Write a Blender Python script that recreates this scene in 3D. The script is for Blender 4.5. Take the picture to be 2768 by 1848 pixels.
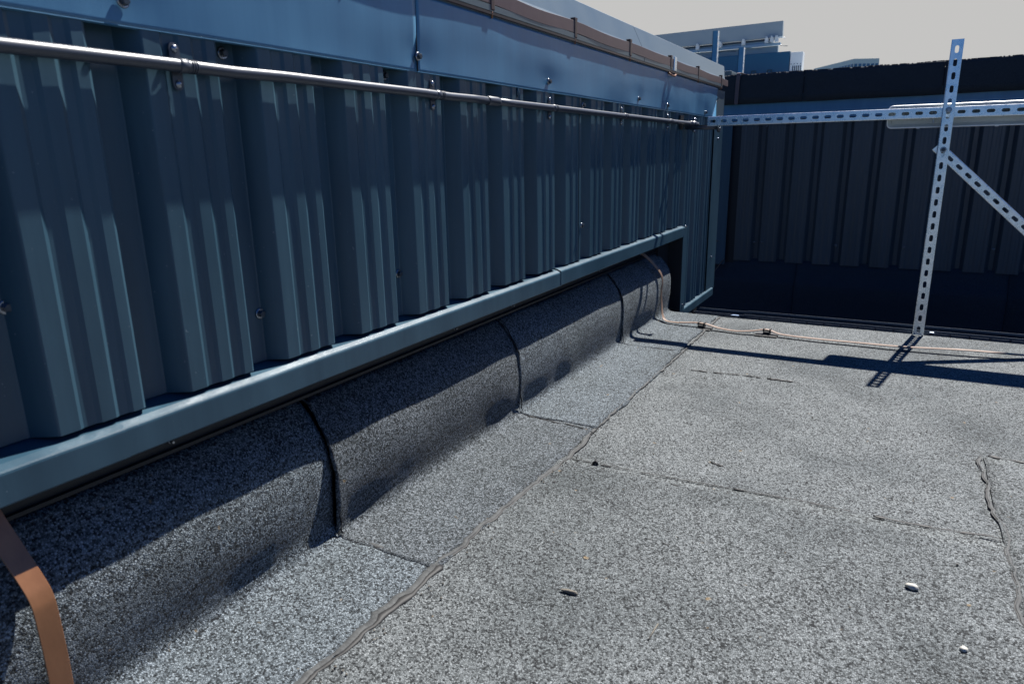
import bpy, bmesh, math, random
from mathutils import Vector, Matrix, noise
R = math.radians
random.seed(7)
for o in list(bpy.data.objects): bpy.data.objects.remove(o)
scene = bpy.context.scene
COL = scene.collection

# ------------------------------------------------------------------ camera
cam_d = bpy.data.cameras.new('camera'); cam = bpy.data.objects.new('camera', cam_d); COL.objects.link(cam)
cam_d.sensor_width = 36; cam_d.lens = 24.475; cam_d.clip_start = .02; cam_d.clip_end = 6000
M = Matrix(((0.87674314, -0.10942192, 0.46834636, 0),
            (0.48063805, 0.23489631, -0.84487324, 0),
            (-0.01756518, 0.9658419, 0.25853606, 0.76),
            (0, 0, 0, 1)))
cam.matrix_world = M
cam_d.dof.use_dof = True; cam_d.dof.focus_distance = 2.4; cam_d.dof.aperture_fstop = 8
scene.camera = cam
scene.render.resolution_x = 1024; scene.render.resolution_y = 683

# ------------------------------------------------------------------ light
SUN = Vector((.098, .572, .817)).normalized()
el = math.asin(SUN.z); az = math.atan2(SUN.x, SUN.y)
w = bpy.data.worlds.new('World'); scene.world = w; w.use_nodes = True
nt = w.node_tree; nt.nodes.clear(); L = nt.links.new
out = nt.nodes.new('ShaderNodeOutputWorld'); bg = nt.nodes.new('ShaderNodeBackground')
sky = nt.nodes.new('ShaderNodeTexSky'); sky.sky_type = 'NISHITA'; sky.sun_disc = False
sky.sun_elevation = el; sky.sun_rotation = az; sky.air_density = 1.0; sky.dust_density = .6; sky.ozone_density = 3
tc = nt.nodes.new('ShaderNodeTexCoord'); sp = nt.nodes.new('ShaderNodeSeparateXYZ')
L(tc.outputs['Generated'], sp.inputs[0])
mr = nt.nodes.new('ShaderNodeMapRange'); mr.interpolation_type = 'SMOOTHSTEP'
mr.inputs['From Min'].default_value = .20; mr.inputs['From Max'].default_value = .42
mr.inputs['To Min'].default_value = 1; mr.inputs['To Max'].default_value = 0
L(sp.outputs['Z'], mr.inputs['Value'])
# the bright milky haze low in the sky sits on the sun's side
mr2 = nt.nodes.new('ShaderNodeMapRange'); mr2.interpolation_type = 'SMOOTHSTEP'
mr2.inputs['From Min'].default_value = .3; mr2.inputs['From Max'].default_value = .92
mr2.inputs['To Min'].default_value = .07; mr2.inputs['To Max'].default_value = 1
L(sp.outputs['Y'], mr2.inputs['Value'])
mu = nt.nodes.new('ShaderNodeMath'); mu.operation = 'MULTIPLY'
L(mr.outputs[0], mu.inputs[0]); L(mr2.outputs[0], mu.inputs[1])
tint = nt.nodes.new('ShaderNodeMix'); tint.data_type = 'RGBA'; tint.blend_type = 'MULTIPLY'
tint.inputs[0].default_value = 1; tint.inputs[7].default_value = (.09, .365, .80, 1)
L(sky.outputs[0], tint.inputs[6])
mx = nt.nodes.new('ShaderNodeMix'); mx.data_type = 'RGBA'
mx.inputs[7].default_value = (5.55, 5.5, 5.42, 1)
L(mu.outputs[0], mx.inputs[0]); L(tint.outputs[2], mx.inputs[6])
L(mx.outputs[2], bg.inputs[0]); bg.inputs[1].default_value = .05
L(bg.outputs[0], out.inputs[0])

sd = bpy.data.lights.new('sun', 'SUN'); sd.energy = 5.0; sd.angle = R(.53); sd.color = (1, .965, .91)
so = bpy.data.objects.new('sun', sd); COL.objects.link(so)
so.rotation_euler = SUN.to_track_quat('Z', 'Y').to_euler(); so.location = (0, 0, 6)
scene.view_settings.view_transform = 'Standard'; scene.view_settings.look = 'None'
scene.view_settings.exposure = 1.0; scene.view_settings.gamma = 1

# ------------------------------------------------------------------ materials
def mat(name, col, rough=.5, metal=0, spec=.5, bumps=(), mottle=None, coat=0, specks=False):
    m = bpy.data.materials.new(name); m.use_nodes = True
    n = m.node_tree; b = n.nodes['Principled BSDF']; l = n.links.new
    b.inputs['Base Color'].default_value = (*col, 1); b.inputs['Roughness'].default_value = rough
    b.inputs['Metallic'].default_value = metal; b.inputs['Specular IOR Level'].default_value = spec
    b.inputs['Coat Weight'].default_value = coat
    t = n.nodes.new('ShaderNodeTexCoord')
    if mottle:
        sc, c2, stretch = mottle
        mp = n.nodes.new('ShaderNodeMapping'); mp.inputs['Scale'].default_value = stretch
        l(t.outputs['Object'], mp.inputs[0])
        no = n.nodes.new('ShaderNodeTexNoise'); no.inputs['Scale'].default_value = sc; no.inputs['Detail'].default_value = 6
        no.inputs['Roughness'].default_value = .65
        l(mp.outputs[0], no.inputs[0])
        r = n.nodes.new('ShaderNodeValToRGB'); r.color_ramp.elements[0].position = .35; r.color_ramp.elements[1].position = .68
        r.color_ramp.elements[0].color = (*col, 1); r.color_ramp.elements[1].color = (*c2, 1)
        l(no.outputs[0], r.inputs[0]); l(r.outputs[0], b.inputs['Base Color'])
        r2 = n.nodes.new('ShaderNodeMapRange'); r2.inputs['To Min'].default_value = rough - .06; r2.inputs['To Max'].default_value = rough + .1
        l(no.outputs[0], r2.inputs['Value']); l(r2.outputs[0], b.inputs['Roughness'])
        if specks:      # paint chips and dust specks
            n5 = n.nodes.new('ShaderNodeTexNoise'); n5.inputs['Scale'].default_value = 190; n5.inputs['Detail'].default_value = 1
            l(t.outputs['Object'], n5.inputs[0])
            r5 = n.nodes.new('ShaderNodeValToRGB'); r5.color_ramp.elements[0].position = .775; r5.color_ramp.elements[1].position = .80
            r5.color_ramp.elements[0].color = (0, 0, 0, 1); r5.color_ramp.elements[1].color = (.8, .8, .8, 1)
            l(n5.outputs[0], r5.inputs[0])
            m5 = n.nodes.new('ShaderNodeMix'); m5.data_type = 'RGBA'; l(r5.outputs[0], m5.inputs[0]); l(r.outputs[0], m5.inputs[6])
            m5.inputs[7].default_value = (.16, .20, .23, 1); l(m5.outputs[2], b.inputs['Base Color'])
    prev = None
    for sc, st, dist in bumps:
        no = n.nodes.new('ShaderNodeTexNoise'); no.inputs['Scale'].default_value = sc; no.inputs['Detail'].default_value = 2
        l(t.outputs['Object'], no.inputs[0])
        bp = n.nodes.new('ShaderNodeBump'); bp.inputs['Strength'].default_value = st; bp.inputs['Distance'].default_value = dist
        l(no.outputs[0], bp.inputs['Height'])
        if prev: l(prev.outputs[0], bp.inputs['Normal'])
        prev = bp
    if prev: l(prev.outputs[0], b.inputs['Normal'])
    return m

def granules(name, lo, mid, hi, scale=230, bump=.9, stain=None, dist=.0022):
    """mineral granules pressed into bitumen felt"""
    m = bpy.data.materials.new(name); m.use_nodes = True
    n = m.node_tree; b = n.nodes['Principled BSDF']; l = n.links.new
    b.inputs['Roughness'].default_value = .85; b.inputs['Specular IOR Level'].default_value = .35
    t = n.nodes.new('ShaderNodeTexCoord')
    v = n.nodes.new('ShaderNodeTexVoronoi'); v.inputs['Scale'].default_value = scale; l(t.outputs['Object'], v.inputs[0])
    s = n.nodes.new('ShaderNodeSeparateColor'); l(v.outputs['Color'], s.inputs[0])
    n1 = n.nodes.new('ShaderNodeTexNoise'); n1.inputs['Scale'].default_value = scale * .42; n1.inputs['Detail'].default_value = 3
    l(t.outputs['Object'], n1.inputs[0])
    n2 = n.nodes.new('ShaderNodeTexNoise'); n2.inputs['Scale'].default_value = 7; n2.inputs['Detail'].default_value = 8; n2.inputs['Roughness'].default_value = .7
    l(t.outputs['Object'], n2.inputs[0])
    # per-grain tone, with dark bitumen showing in the gaps between grains
    ve = n.nodes.new('ShaderNodeTexVoronoi'); ve.feature = 'DISTANCE_TO_EDGE'; ve.inputs['Scale'].default_value = scale; l(t.outputs['Object'], ve.inputs[0])
    gp = n.nodes.new('ShaderNodeMapRange'); gp.inputs['From Min'].default_value = .02; gp.inputs['From Max'].default_value = .20
    gp.inputs['To Min'].default_value = .30; gp.inputs['To Max'].default_value = 1; l(ve.outputs['Distance'], gp.inputs['Value'])
    a = n.nodes.new('ShaderNodeMath'); a.operation = 'MULTIPLY_ADD'; a.inputs[1].default_value = .62; l(s.outputs[0], a.inputs[0])
    n1m = n.nodes.new('ShaderNodeMath'); n1m.operation = 'MULTIPLY_ADD'; n1m.inputs[1].default_value = .45; n1m.inputs[2].default_value = .0; l(n1.outputs[0], n1m.inputs[0])
    l(n1m.outputs[0], a.inputs[2])
    d = n.nodes.new('ShaderNodeMath'); d.operation = 'MULTIPLY_ADD'; d.inputs[1].default_value = .30; l(n2.outputs[0], d.inputs[0]); l(a.outputs[0], d.inputs[2])
    r = n.nodes.new('ShaderNodeValToRGB'); e = r.color_ramp.elements
    e[0].position = .42; e[0].color = (*lo, 1); e[1].position = .64; e[1].color = (*mid, 1); x = e.new(1.0); x.color = (*hi, 1)
    l(d.outputs[0], r.inputs[0])
    gm = n.nodes.new('ShaderNodeMix'); gm.data_type = 'RGBA'; gm.blend_type = 'MULTIPLY'; gm.inputs[0].default_value = 1
    l(r.outputs[0], gm.inputs[6]); l(gp.outputs[0], gm.inputs[7])
    c = n.nodes.new('ShaderNodeMath'); c.operation = 'MULTIPLY_ADD'; c.inputs[1].default_value = 1.2
    l(ve.outputs['Distance'], c.inputs[0]); l(a.outputs[0], c.inputs[2])
    last = gm.outputs[2]
    if stain:
        n3 = n.nodes.new('ShaderNodeTexNoise'); n3.inputs['Scale'].default_value = 2.6; n3.inputs['Detail'].default_value = 5
        l(t.outputs['Object'], n3.inputs[0])
        r3 = n.nodes.new('ShaderNodeValToRGB'); r3.color_ramp.elements[0].position = .45; r3.color_ramp.elements[1].position = .7
        r3.color_ramp.elements[0].color = (0, 0, 0, 1); r3.color_ramp.elements[1].color = (stain[1],) * 3 + (1,)
        l(n3.outputs[0], r3.inputs[0])
        mx_ = n.nodes.new('ShaderNodeMix'); mx_.data_type = 'RGBA'; mx_.blend_type = 'MULTIPLY'
        l(r3.outputs[0], mx_.inputs[0]); l(last, mx_.inputs[6]); mx_.inputs[7].default_value = (*stain[0], 1)
        last = mx_.outputs[2]
        # small rusty specks
        n4 = n.nodes.new('ShaderNodeTexNoise'); n4.inputs['Scale'].default_value = 38; n4.inputs['Detail'].default_value = 2
        l(t.outputs['Object'], n4.inputs[0])
        r4 = n.nodes.new('ShaderNodeValToRGB'); r4.color_ramp.elements[0].position = .735; r4.color_ramp.elements[1].position = .78
        r4.color_ramp.elements[0].color = (0, 0, 0, 1); r4.color_ramp.elements[1].color = (.6, .6, .6, 1)
        l(n4.outputs[0], r4.inputs[0])
        m4 = n.nodes.new('ShaderNodeMix'); m4.data_type = 'RGBA'
        l(r4.outputs[0], m4.inputs[0]); l(last, m4.inputs[6]); m4.inputs[7].default_value = (.26, .17, .07, 1)
        last = m4.outputs[2]
    l(last, b.inputs['Base Color'])
    b1 = n.nodes.new('ShaderNodeBump'); b1.inputs['Strength'].default_value = bump; b1.inputs['Distance'].default_value = dist
    l(c.outputs[0], b1.inputs['Height'])
    b2 = n.nodes.new('ShaderNodeBump'); b2.inputs['Strength'].default_value = .5 if bump > .3 else .05; b2.inputs['Distance'].default_value = .008
    l(n2.outputs[0], b2.inputs['Height']); l(b2.outputs[0], b1.inputs['Normal'])
    l(b1.outputs[0], b.inputs['Normal'])
    return m

M_steel = mat('anthracite_coated_steel', (.024, .060, .090), .33, 0, .45, bumps=((900, .22, .0006), (9, .25, .004)), mottle=(11, (.042, .094, .132), (1, 1, .07)), specks=True)
M_charcoal = mat('charcoal_coated_steel', (.045, .054, .062), .36, 0, .5, bumps=((700, .15, .0006),), mottle=(9, (.065, .076, .086), (1, 1, .08)))
M_fascia = mat('sky_tinted_coated_steel', (.054, .165, .295), .33, 0, .5, bumps=((900, .2, .0006),), mottle=(10, (.075, .215, .36), (1, 1, .09)))  # blue of the reflected sky is put into the base colour
M_coping = mat('light_blue_grey_coping', (.085, .12, .14), .33, 0, .5, bumps=((700, .12, .0005),), mottle=(3, (.10, .135, .155), (1, 1, .3)))
M_darkgap = mat('dark_inner_steel_and_shade', (.010, .013, .018), .5, 0, .4)
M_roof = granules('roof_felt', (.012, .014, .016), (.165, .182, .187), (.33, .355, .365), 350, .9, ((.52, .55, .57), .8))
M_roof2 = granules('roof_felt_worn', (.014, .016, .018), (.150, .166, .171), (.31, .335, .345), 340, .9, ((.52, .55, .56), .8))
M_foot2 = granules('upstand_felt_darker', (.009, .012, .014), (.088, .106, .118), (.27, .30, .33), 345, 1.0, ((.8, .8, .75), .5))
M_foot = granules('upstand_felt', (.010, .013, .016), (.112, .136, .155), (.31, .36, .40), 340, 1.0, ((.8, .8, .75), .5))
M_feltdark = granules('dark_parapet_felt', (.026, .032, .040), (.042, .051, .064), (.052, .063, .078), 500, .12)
M_bead = mat('bitumen_bead', (.030, .032, .034), .7, 0, .4, bumps=((140, .7, .002),), mottle=(60, (.080, .084, .084), (1, 1, 1)))
M_crack = mat('bare_bitumen_and_shade', (.008, .008, .009), .6, 0, .4)
M_galv = mat('galvanised_steel', (.66, .75, .82), .26, .92, .5, bumps=((160, .12, .0006),), mottle=(38, (.95, .97, .98), (1, 1, 1)))
M_galvblue = mat('blue_galvanised_steel', (.10, .30, .48), .45, .2, .5, mottle=(14, (.18, .42, .58), (1, 1, .4)))
M_pipe = mat('dark_pvc_conduit', (.022, .030, .048), .40, 0, .9, bumps=((500, .05, .0003),))
M_chrome = mat('zinc_hardware', (.30, .32, .36), .25, .9, .5)
M_screw = mat('dark_painted_screw', (.03, .045, .065), .35, .2, .6)
M_brown = mat('brown_coated_tape', (.095, .054, .055), .38, 0, .6, bumps=((220, .12, .0008),), mottle=(12, (.13, .078, .078), (1, 1, 1)))
M_brownd = mat('dark_brown_clip', (.05, .020, .017), .32, 0, .6)
M_tray = mat('dull_tray_steel', (.05, .07, .10), .45, .2, .5)
M_strap = mat('tan_copper_strap', (.21, .09, .038), .34, .15, .7, bumps=((60, .12, .001),), mottle=(26, (.29, .13, .058), (1, 1, .4)))
M_strap2 = mat('weathered_strap', (.17, .11, .08), .45, 0, .5, mottle=(10, (.24, .17, .13), (1, 1, 1)))
M_black = mat('black_plastic', (.012, .012, .014), .5)
M_white = mat('white_plastic', (.80, .81, .80), .35, 0, .5)
M_lamp = mat('grey_polyester_housing', (.42, .45, .44), .4, 0, .5, bumps=((90, .1, .001),), mottle=(12, (.50, .53, .52), (1, 1, 1)))
M_panel = mat('pale_metal_panel', (.36, .42, .45), .5, 0, .4, mottle=(2, (.42, .47, .49), (1, 1, 1)))
M_panelb = mat('pale_blue_rail', (.35, .50, .64), .45)
M_box = mat('dark_blue_cabinet', (.012, .085, .17), .45, 0, .5)
M_build = mat('pale_office_facade', (.58, .68, .70), .6, 0, .3)
M_glass = mat('blue_window_glass', (.05, .13, .24), .12, 0, .9)
M_stone = mat('white_pebble', (.42, .41, .37), .7, bumps=((120, .4, .002),))
M_debris = mat('brown_grey_debris', (.15, .135, .11), .85, bumps=((200, .6, .002),))
M_ground = mat('city_ground', (.10, .11, .10), .9, mottle=(.02, (.07, .09, .05), (1, 1, 1)))
M_scrap = mat('pale_blue_film', (.16, .28, .50), .5)

# ------------------------------------------------------------------ mesh helper
ORG = {}
class MB:
    def __init__(s): s.v = []; s.f = []; s.sm = []
    def quad(s, *p, smooth=False):
        i = len(s.v); s.v += [Vector(q) for q in p]; s.f.append(tuple(range(i, i + len(p)))); s.sm.append(smooth)
    def box(s, a, b, mtx=None, bev=0):
        x0, y0, z0 = a; x1, y1, z1 = b
        bm = bmesh.new(); bmesh.ops.create_cube(bm, size=1)
        for q in bm.verts:
            q.co = Vector(((x0 + x1) / 2 + q.co.x * (x1 - x0), (y0 + y1) / 2 + q.co.y * (y1 - y0), (z0 + z1) / 2 + q.co.z * (z1 - z0)))
        if bev: bmesh.ops.bevel(bm, geom=bm.edges[:], offset=bev, segments=2, affect='EDGES', profile=.6)
        s.bm(bm, mtx); return s
    def bm(s, bm, mtx=None, smooth=False):
        i = len(s.v); bm.verts.index_update()
        for q in bm.verts: s.v.append((mtx @ q.co) if mtx else q.co.copy())
        for f in bm.faces: s.f.append(tuple(i + q.index for q in f.verts)); s.sm.append(smooth)
        bm.free()
    def grid(s, rows, smooth=True, closed=False):
        i = len(s.v); m = len(rows[0])
        for r in rows: s.v += [Vector(p) for p in r]
        for a in range(len(rows) - 1):
            for b in range(m if closed else m - 1):
                c = (b + 1) % m
                s.f.append((i + a * m + b, i + a * m + c, i + (a + 1) * m + c, i + (a + 1) * m + b)); s.sm.append(smooth)
        return s
    def tube(s, pts, r, n=16, cap=True, smooth=True, flat=1.0, up=None):
        pts = [Vector(p) for p in pts]; rows = []
        for k, p in enumerate(pts):
            d = (pts[min(k + 1, len(pts) - 1)] - pts[max(k - 1, 0)]).normalized()
            u = Vector(up) if up else (Vector((0, 0, 1)) if abs(d.z) < .9 else Vector((0, 1, 0)))
            a = d.cross(u).normalized(); b = a.cross(d).normalized()
            rr = r[k] if isinstance(r, (list, tuple)) else r
            rows.append([p + a * math.cos(t) * rr + b * math.sin(t) * rr * flat for t in [2 * math.pi * j / n for j in range(n)]])
        i = len(s.v); s.grid(rows, smooth, True)
        if cap:
            s.f.append(tuple(reversed(range(i, i + n)))); s.sm.append(False)
            e = i + (len(rows) - 1) * n; s.f.append(tuple(range(e, e + n))); s.sm.append(False)
        return s
    def ribbon(s, pts, wdir, wid, th, ndir=None):
        """flat strap: pts is its centre line"""
        pts = [Vector(p) for p in pts]; rows = []
        for k, p in enumerate(pts):
            d = (pts[min(k + 1, len(pts) - 1)] - pts[max(k - 1, 0)]).normalized()
            wv = Vector(wdir); wv = (wv - d * wv.dot(d)).normalized(); nn = d.cross(wv).normalized()
            h = wid / 2; t = th / 2; e = min(.0006, t * .6)
            rows.append([p + wv * a + nn * b for a, b in ((-h + e, -t), (h - e, -t), (h, -t + e), (h, t - e), (h - e, t), (-h + e, t), (-h, t - e), (-h, -t + e))])
        i = len(s.v); s.grid(rows, False, True); n = 8
        s.f.append(tuple(reversed(range(i, i + n)))); s.sm.append(False)
        e = i + (len(rows) - 1) * n; s.f.append(tuple(range(e, e + n))); s.sm.append(False)
        return s
    def build(s, name, m, parent=None, solid=0, off=-1, smooth_angle=None):
        me = bpy.data.meshes.new(name)
        o0 = ORG.get(parent.name, Vector((0, 0, 0))) if parent else Vector((0, 0, 0))
        me.from_pydata([tuple(q - o0) for q in s.v], [], s.f)
        me.polygons.foreach_set('use_smooth', s.sm); me.materials.append(m); me.update()
        o = bpy.data.objects.new(name, me); COL.objects.link(o)
        if parent: o.parent = parent
        ORG[o.name] = o0
        bm = bmesh.new(); bm.from_mesh(me); bmesh.ops.recalc_face_normals(bm, faces=bm.faces) if not solid else None
        bm.to_mesh(me); bm.free()
        if solid:
            md = o.modifiers.new('thickness', 'SOLIDIFY'); md.thickness = solid; md.offset = off
        return o
def thing(name, loc, label, cat, group=None):
    o = bpy.data.objects.new(name, None); COL.objects.link(o); o.location = loc; ORG[o.name] = Vector(loc)
    o.empty_display_size = .1; o['label'] = label; o['category'] = cat
    if group: o['group'] = group
    return o
def tag(o, label, cat, group=None):
    o['label'] = label; o['category'] = cat
    if group: o['group'] = group
    return o
def nz(x, y=0, z=0): return noise.noise(Vector((x, y, z)))

def dome_screw(p, n, parent, r=.006, wr=.009, m=None, name='screw'):
    """hex-headed screw over a washer, n = outward normal"""
    p = Vector(p); n = Vector(n)
    a = MB(); a.tube([p + n * .003, p + n * .0085, p + n * .0095], [r, r, r * .8], 6, smooth=False, up=(.3, .2, .93) if abs(n.z) < .8 else None)
    s = a.build(name, m or M_screw, parent)
    ws = MB(); ws.tube([p, p + n * .0015, p + n * .003], [wr, wr, wr * .85], 20)
    ws.build('washer', M_chrome, s)
    return s

# ------------------------------------------------------------------ setting: ground and roof
g = MB(); g.quad((-3000, -3000, -12), (3000, -3000, -12), (3000, 3000, -12), (-3000, 3000, -12))
o = g.build('ground', M_ground); o['kind'] = 'structure'

ROOF_END = 3.315
rf = MB()
nx, ny = 60, 90
rows = []
for j in range(ny + 1):
    y = -14 + (ROOF_END + 14) * (j / ny) ** .6
    rows.append([(-1.0 + 9 * (i / nx) ** 1.6, y + (.006 * nz(i * .9, 3.3) if j == ny else 0), .0025 * nz(-1.0 + 9 * (i / nx) ** 1.6, y * 1.3, 0) * (0 if j == ny else 1) - .001) for i in range(nx + 1)])
rf.grid(rows, True)
o = rf.build('roof_surface', M_roof); o['kind'] = 'structure'
rs = MB(); rs.box((-1.0, ROOF_END - .03, -.70), (8, ROOF_END - .004, -.006)); rs.box((-1.0, -14, -12), (8, ROOF_END - .031, -.03))
o = rs.build('roof_edge', M_feltdark); o['kind'] = 'structure'
ch = MB(); ch.box((-6.0, ROOF_END - .030, -12), (8, 6.4, -.605))
o = ch.build('lower_roof', M_feltdark); o['kind'] = 'structure'

# overlapping membrane sheets on the roof (each lies a few mm proud, with ragged torched edges)
def lap_sheet(x0, x1, y0, y1, z, name, m, seed, ragged=.006):
    n = 70; b = MB(); rows = []
    for j in range(n + 1):
        y = y0 + (y1 - y0) * j / n; row = []
        for i in range(n + 1):
            x = x0 + (x1 - x0) * i / n
            dx = ragged * nz(y * 9, seed) if i in (0, n) else 0
            dy = ragged * .8 * nz(x * 9, seed + 5) if j in (0, n) else 0
            row.append((x + dx, y + dy, z + .0012 * nz(x * 4, y * 4, seed)))
        rows.append(row)
    b.grid(rows, True)
    return b.build(name, m, None, .003, -1)
o = lap_sheet(.252, 3.0, -1.5, 1.99, .0045, 'membrane_sheet', M_roof, 2.2); o['kind'] = 'structure'
o = lap_sheet(-.72, .262, -2.0, 1.535, .0030, 'membrane_sheet', M_roof2, 4.7, .004); o['kind'] = 'structure'

def bead(pts, r, name, m=M_bead, flat=.55, step=.012, seed=1, parent=None, wob=.006, rvar=.6):
    """irregular bead of squeezed-out bitumen along a lap"""
    out = []; rad = []
    for k in range(len(pts) - 1):
        a = Vector(pts[k]); b = Vector(pts[k + 1]); n = max(2, int((b - a).length / step))
        for i in range(n):
            p = a.lerp(b, i / n); t = len(out)
            d = (b - a).normalized(); side = Vector((-d.y, d.x, 0))
            q = p + side * wob * (nz(t * .17, seed) + .5 * nz(t * .5, seed + 3))
            out.append(q); rad.append(max(.0006, r * (1 + rvar * (nz(t * .23, seed + 9) * 1.6 + nz(t * .9, seed + 11) * .6))))
    out.append(Vector(pts[-1])); rad.append(r * .5)
    b = MB(); b.tube(out, rad, 10, True, True, flat)
    return b.build(name, m, parent)
Z0 = .004
for nm, pts, r, sd_, mm, wb in [
    ('bitumen_bead', [(-.716, .30, Z0), (-.709, .613, Z0), (-.708, .80, Z0), (-.706, .965, Z0)], .0085, 2.6, M_bead, .010),
    ('bitumen_bead', [(-.706, .93, Z0), (-.703, 1.14, Z0), (-.700, 1.32, Z0), (-.683, 1.52, Z0), (-.692, 1.64, Z0), (-.695, 1.70, Z0)], .0052, 1.1, M_bead, .012),
    ('bitumen_bead', [(-.695, 1.70, Z0), (-.696, 2.0, Z0), (-.69, 2.63, Z0), (-.695, 3.02, Z0), (-.696, 3.30, Z0)], .0026, 4.1, M_bead, .008),
    ('bitumen_bead', [(-.935, .948, Z0), (-.864, .957, Z0), (-.79, .947, Z0), (-.712, .951, Z0)], .0045, 7.7, M_bead, .007),
    ('bitumen_bead', [(.243, 1.992, Z0), (.247, 1.745, Z0), (.258, 1.56, Z0), (.255, 1.44, Z0), (.257, 1.30, Z0), (.25, 1.1, Z0), (.25, .6, Z0)], .0026, 9.2, M_bead, .012)]:
    o = bead(pts, r, nm, mm, seed=sd_, wob=wb, flat=.32 if r > .008 or pts[0][0] > 0 else .5); o['kind'] = 'structure'
    nm_i = 2 if abs(pts[0][1] - pts[-1][1]) < .05 else 0
    off = Vector((-.0038 if pts[0][0] > 0 else r * .92, -.003 if abs(pts[0][1] - pts[-1][1]) < .05 else 0, -.0012))
    o = bead([Vector(p) + off for p in pts], r * (.75 if nm_i != 2 else 1.0), 'roof_joint_and_lap_shade', M_crack, seed=sd_, wob=wb, rvar=.9, flat=.5); o['kind'] = 'structure'  # dark line beside the bead imitates the lap edge's shadow
def crack(pts, r, seed, wob=.004):
    o = bead(pts, r, 'roof_joint_and_lap_shade', M_crack, .35, .006, seed, None, wob, 1.1); o['kind'] = 'structure'
ZC = .0056
crack([(-.675, 1.515, ZC), (-.58, 1.517, ZC), (-.40, 1.523, ZC), (-.27, 1.531, ZC)], .0016, 2)
crack([(-.27, 1.531, ZC), (-.134, 1.538, ZC), (-.02, 1.537, ZC)], .0020, 3)
crack([(.02, 1.536, ZC), (.13, 1.537, ZC), (.25, 1.553, ZC)], .0030, 4)
crack([(-.60, 2.412, .001), (-.41, 2.43, .001), (-.36, 2.43, .001)], .0026, 5)
crack([(-.34, 2.43, .001), (-.235, 2.427, .001)], .0042, 6)
crack([(-.92, 2.627, .006), (-.795, 2.623, .006), (-.72, 2.62, .008)], .0024, 7)
crack([(-.94, 1.738, .006), (-.85, 1.728, .006), (-.72, 1.715, .008)], .0024, 8)
crack([(.262, 1.998, .006), (.337, 1.99, .006), (.62, 1.985, .007)], .0038, 9)
crack([(-.352, 1.664, .0005), (-.318, 1.652, .0005)], .0035, 10)
for q in range(26):   # little scuffs where the granules are gone
    x = random.uniform(-.6, .9); y = random.uniform(1.0, 3.0); a = random.uniform(-.3, .3); l_ = random.uniform(.006, .022)
    crack([(x, y, .003 if y < 1.5 else .0008), (x + l_ * math.cos(a), y + l_ * math.sin(a), .003 if y < 1.5 else .0008)], .0012, 20 + q, .002)

# ------------------------------------------------------------------ left wall upstand
ups = thing('bitumen_upstand', (-.94, .3, 0), 'black granulated bitumen upstand running along the foot of the left wall, its lower face sunlit', 'upstand')
FOOT = .2435
def up_seg(y0, y1, seed, proud0, dip1, foot=-.703, m=None):
    prof = []                                   # (x, z) from top edge, over the knee, down, across the foot
    prof += [(-1.020, .292), (-1.005, .284), (-.985, .264), (-.970, .246), (-.960, .233), (-.9535, .222), (-.949, .211), (-.9455, .200), (-.9422, .185)]
    prof += [(-.9396, .167), (-.9382, .148), (-.9378, .130), (-.9384, .108), (-.9404, .083), (-.9432, .058), (-.9458, .034)]
    prof += [(-.9450, .020), (-.940, .0115), (-.930, .0075)]
    nf = 10
    prof += [(-.928 + (foot + .928) * i / nf, .0060) for i in range(1, nf + 1)]
    n = int((y1 - y0) / .012); rows = []
    for j in range(n + 1):
        t = j / n; y = y0 + (y1 - y0) * t; row = []
        e0 = math.exp(-(y - y0) / .03); e1 = math.exp(-(y1 - y) / .05)
        for k, (x, z) in enumerate(prof):
            wall = 1 if z > .02 else 0
            yy = y
            pass
            if j == 0: yy += .008 * nz(k * .45, seed) + (.010 * max(0, (z - .2)) / .09)
            if j == n: yy += .005 * nz(k * .45, seed + 2)
            bul = .0040 * nz(y * 2.6, z * 3, seed) + .0022 * nz(y * 7, z * 9, seed + 4)
            low = math.exp(-((z - .10) / .07) ** 2) * .0022 * math.sin(y * 9 + seed)
            dx = (bul + low) * min(1, z / .06) + proud0 * e0 * (.5 + 8 * max(0, .2 - z) * .5) * wall - dip1 * e1 * wall
            dz = 0
            if not wall: dz = .0012 * nz(x * 9, y * 6, seed) + .0015 * e0
            if k == len(prof) - 1: dx += .010 * nz(y * 8, seed + 7) + .006 * nz(y * 25, seed + 8); dz -= .002
            row.append((x + dx, yy, z + dz + .003 * wall * nz(y * 5, seed + 6)))
        rows.append(row)
    b = MB(); b.grid(rows, True)
    return b.build('membrane_segment', m or M_foot, ups, .0035, -1)
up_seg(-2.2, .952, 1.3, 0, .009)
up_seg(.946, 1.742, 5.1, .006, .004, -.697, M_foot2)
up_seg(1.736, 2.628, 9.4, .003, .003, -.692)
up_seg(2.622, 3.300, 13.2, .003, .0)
for (y, sd_) in ((.949, 3), (1.739, 5), (2.625, 8)):
    pts = [(-1.012, y + .012, .29), (-.985, y + .008, .266), (-.95, y - .002, .222), (-.941, y, .19), (-.940, y + .004, .14), (-.9395, y, .09), (-.939, y + .005, .04), (-.934, y + .002, .012)]
    out = []
    for a, b in zip(pts, pts[1:]):
        for i in range(8):
            p = Vector(a).lerp(Vector(b), i / 8); p.y += .006 * nz(len(out) * .2, sd_); out.append(p)
    b = MB(); b.tube(out, [.0017 * (1 + 1.1 * nz(i * .5, sd_)) for i in range(len(out))], 8)
    b.build('joint', M_crack, ups)
e = MB(); e.box((-1.025, 3.2995, 0.002), (-.945, 3.3015, .20)); e.build('end_edge', M_crack, ups)
# end cap of the upstand
e = MB(); e.quad((-1.02, 3.3, -.13), (-.943, 3.3, -.13), (-.943, 3.3, .19), (-.95, 3.3, .218), (-.985, 3.3, .262), (-1.02, 3.3, .29)); e.build('end_face', M_feltdark, ups)

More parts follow.
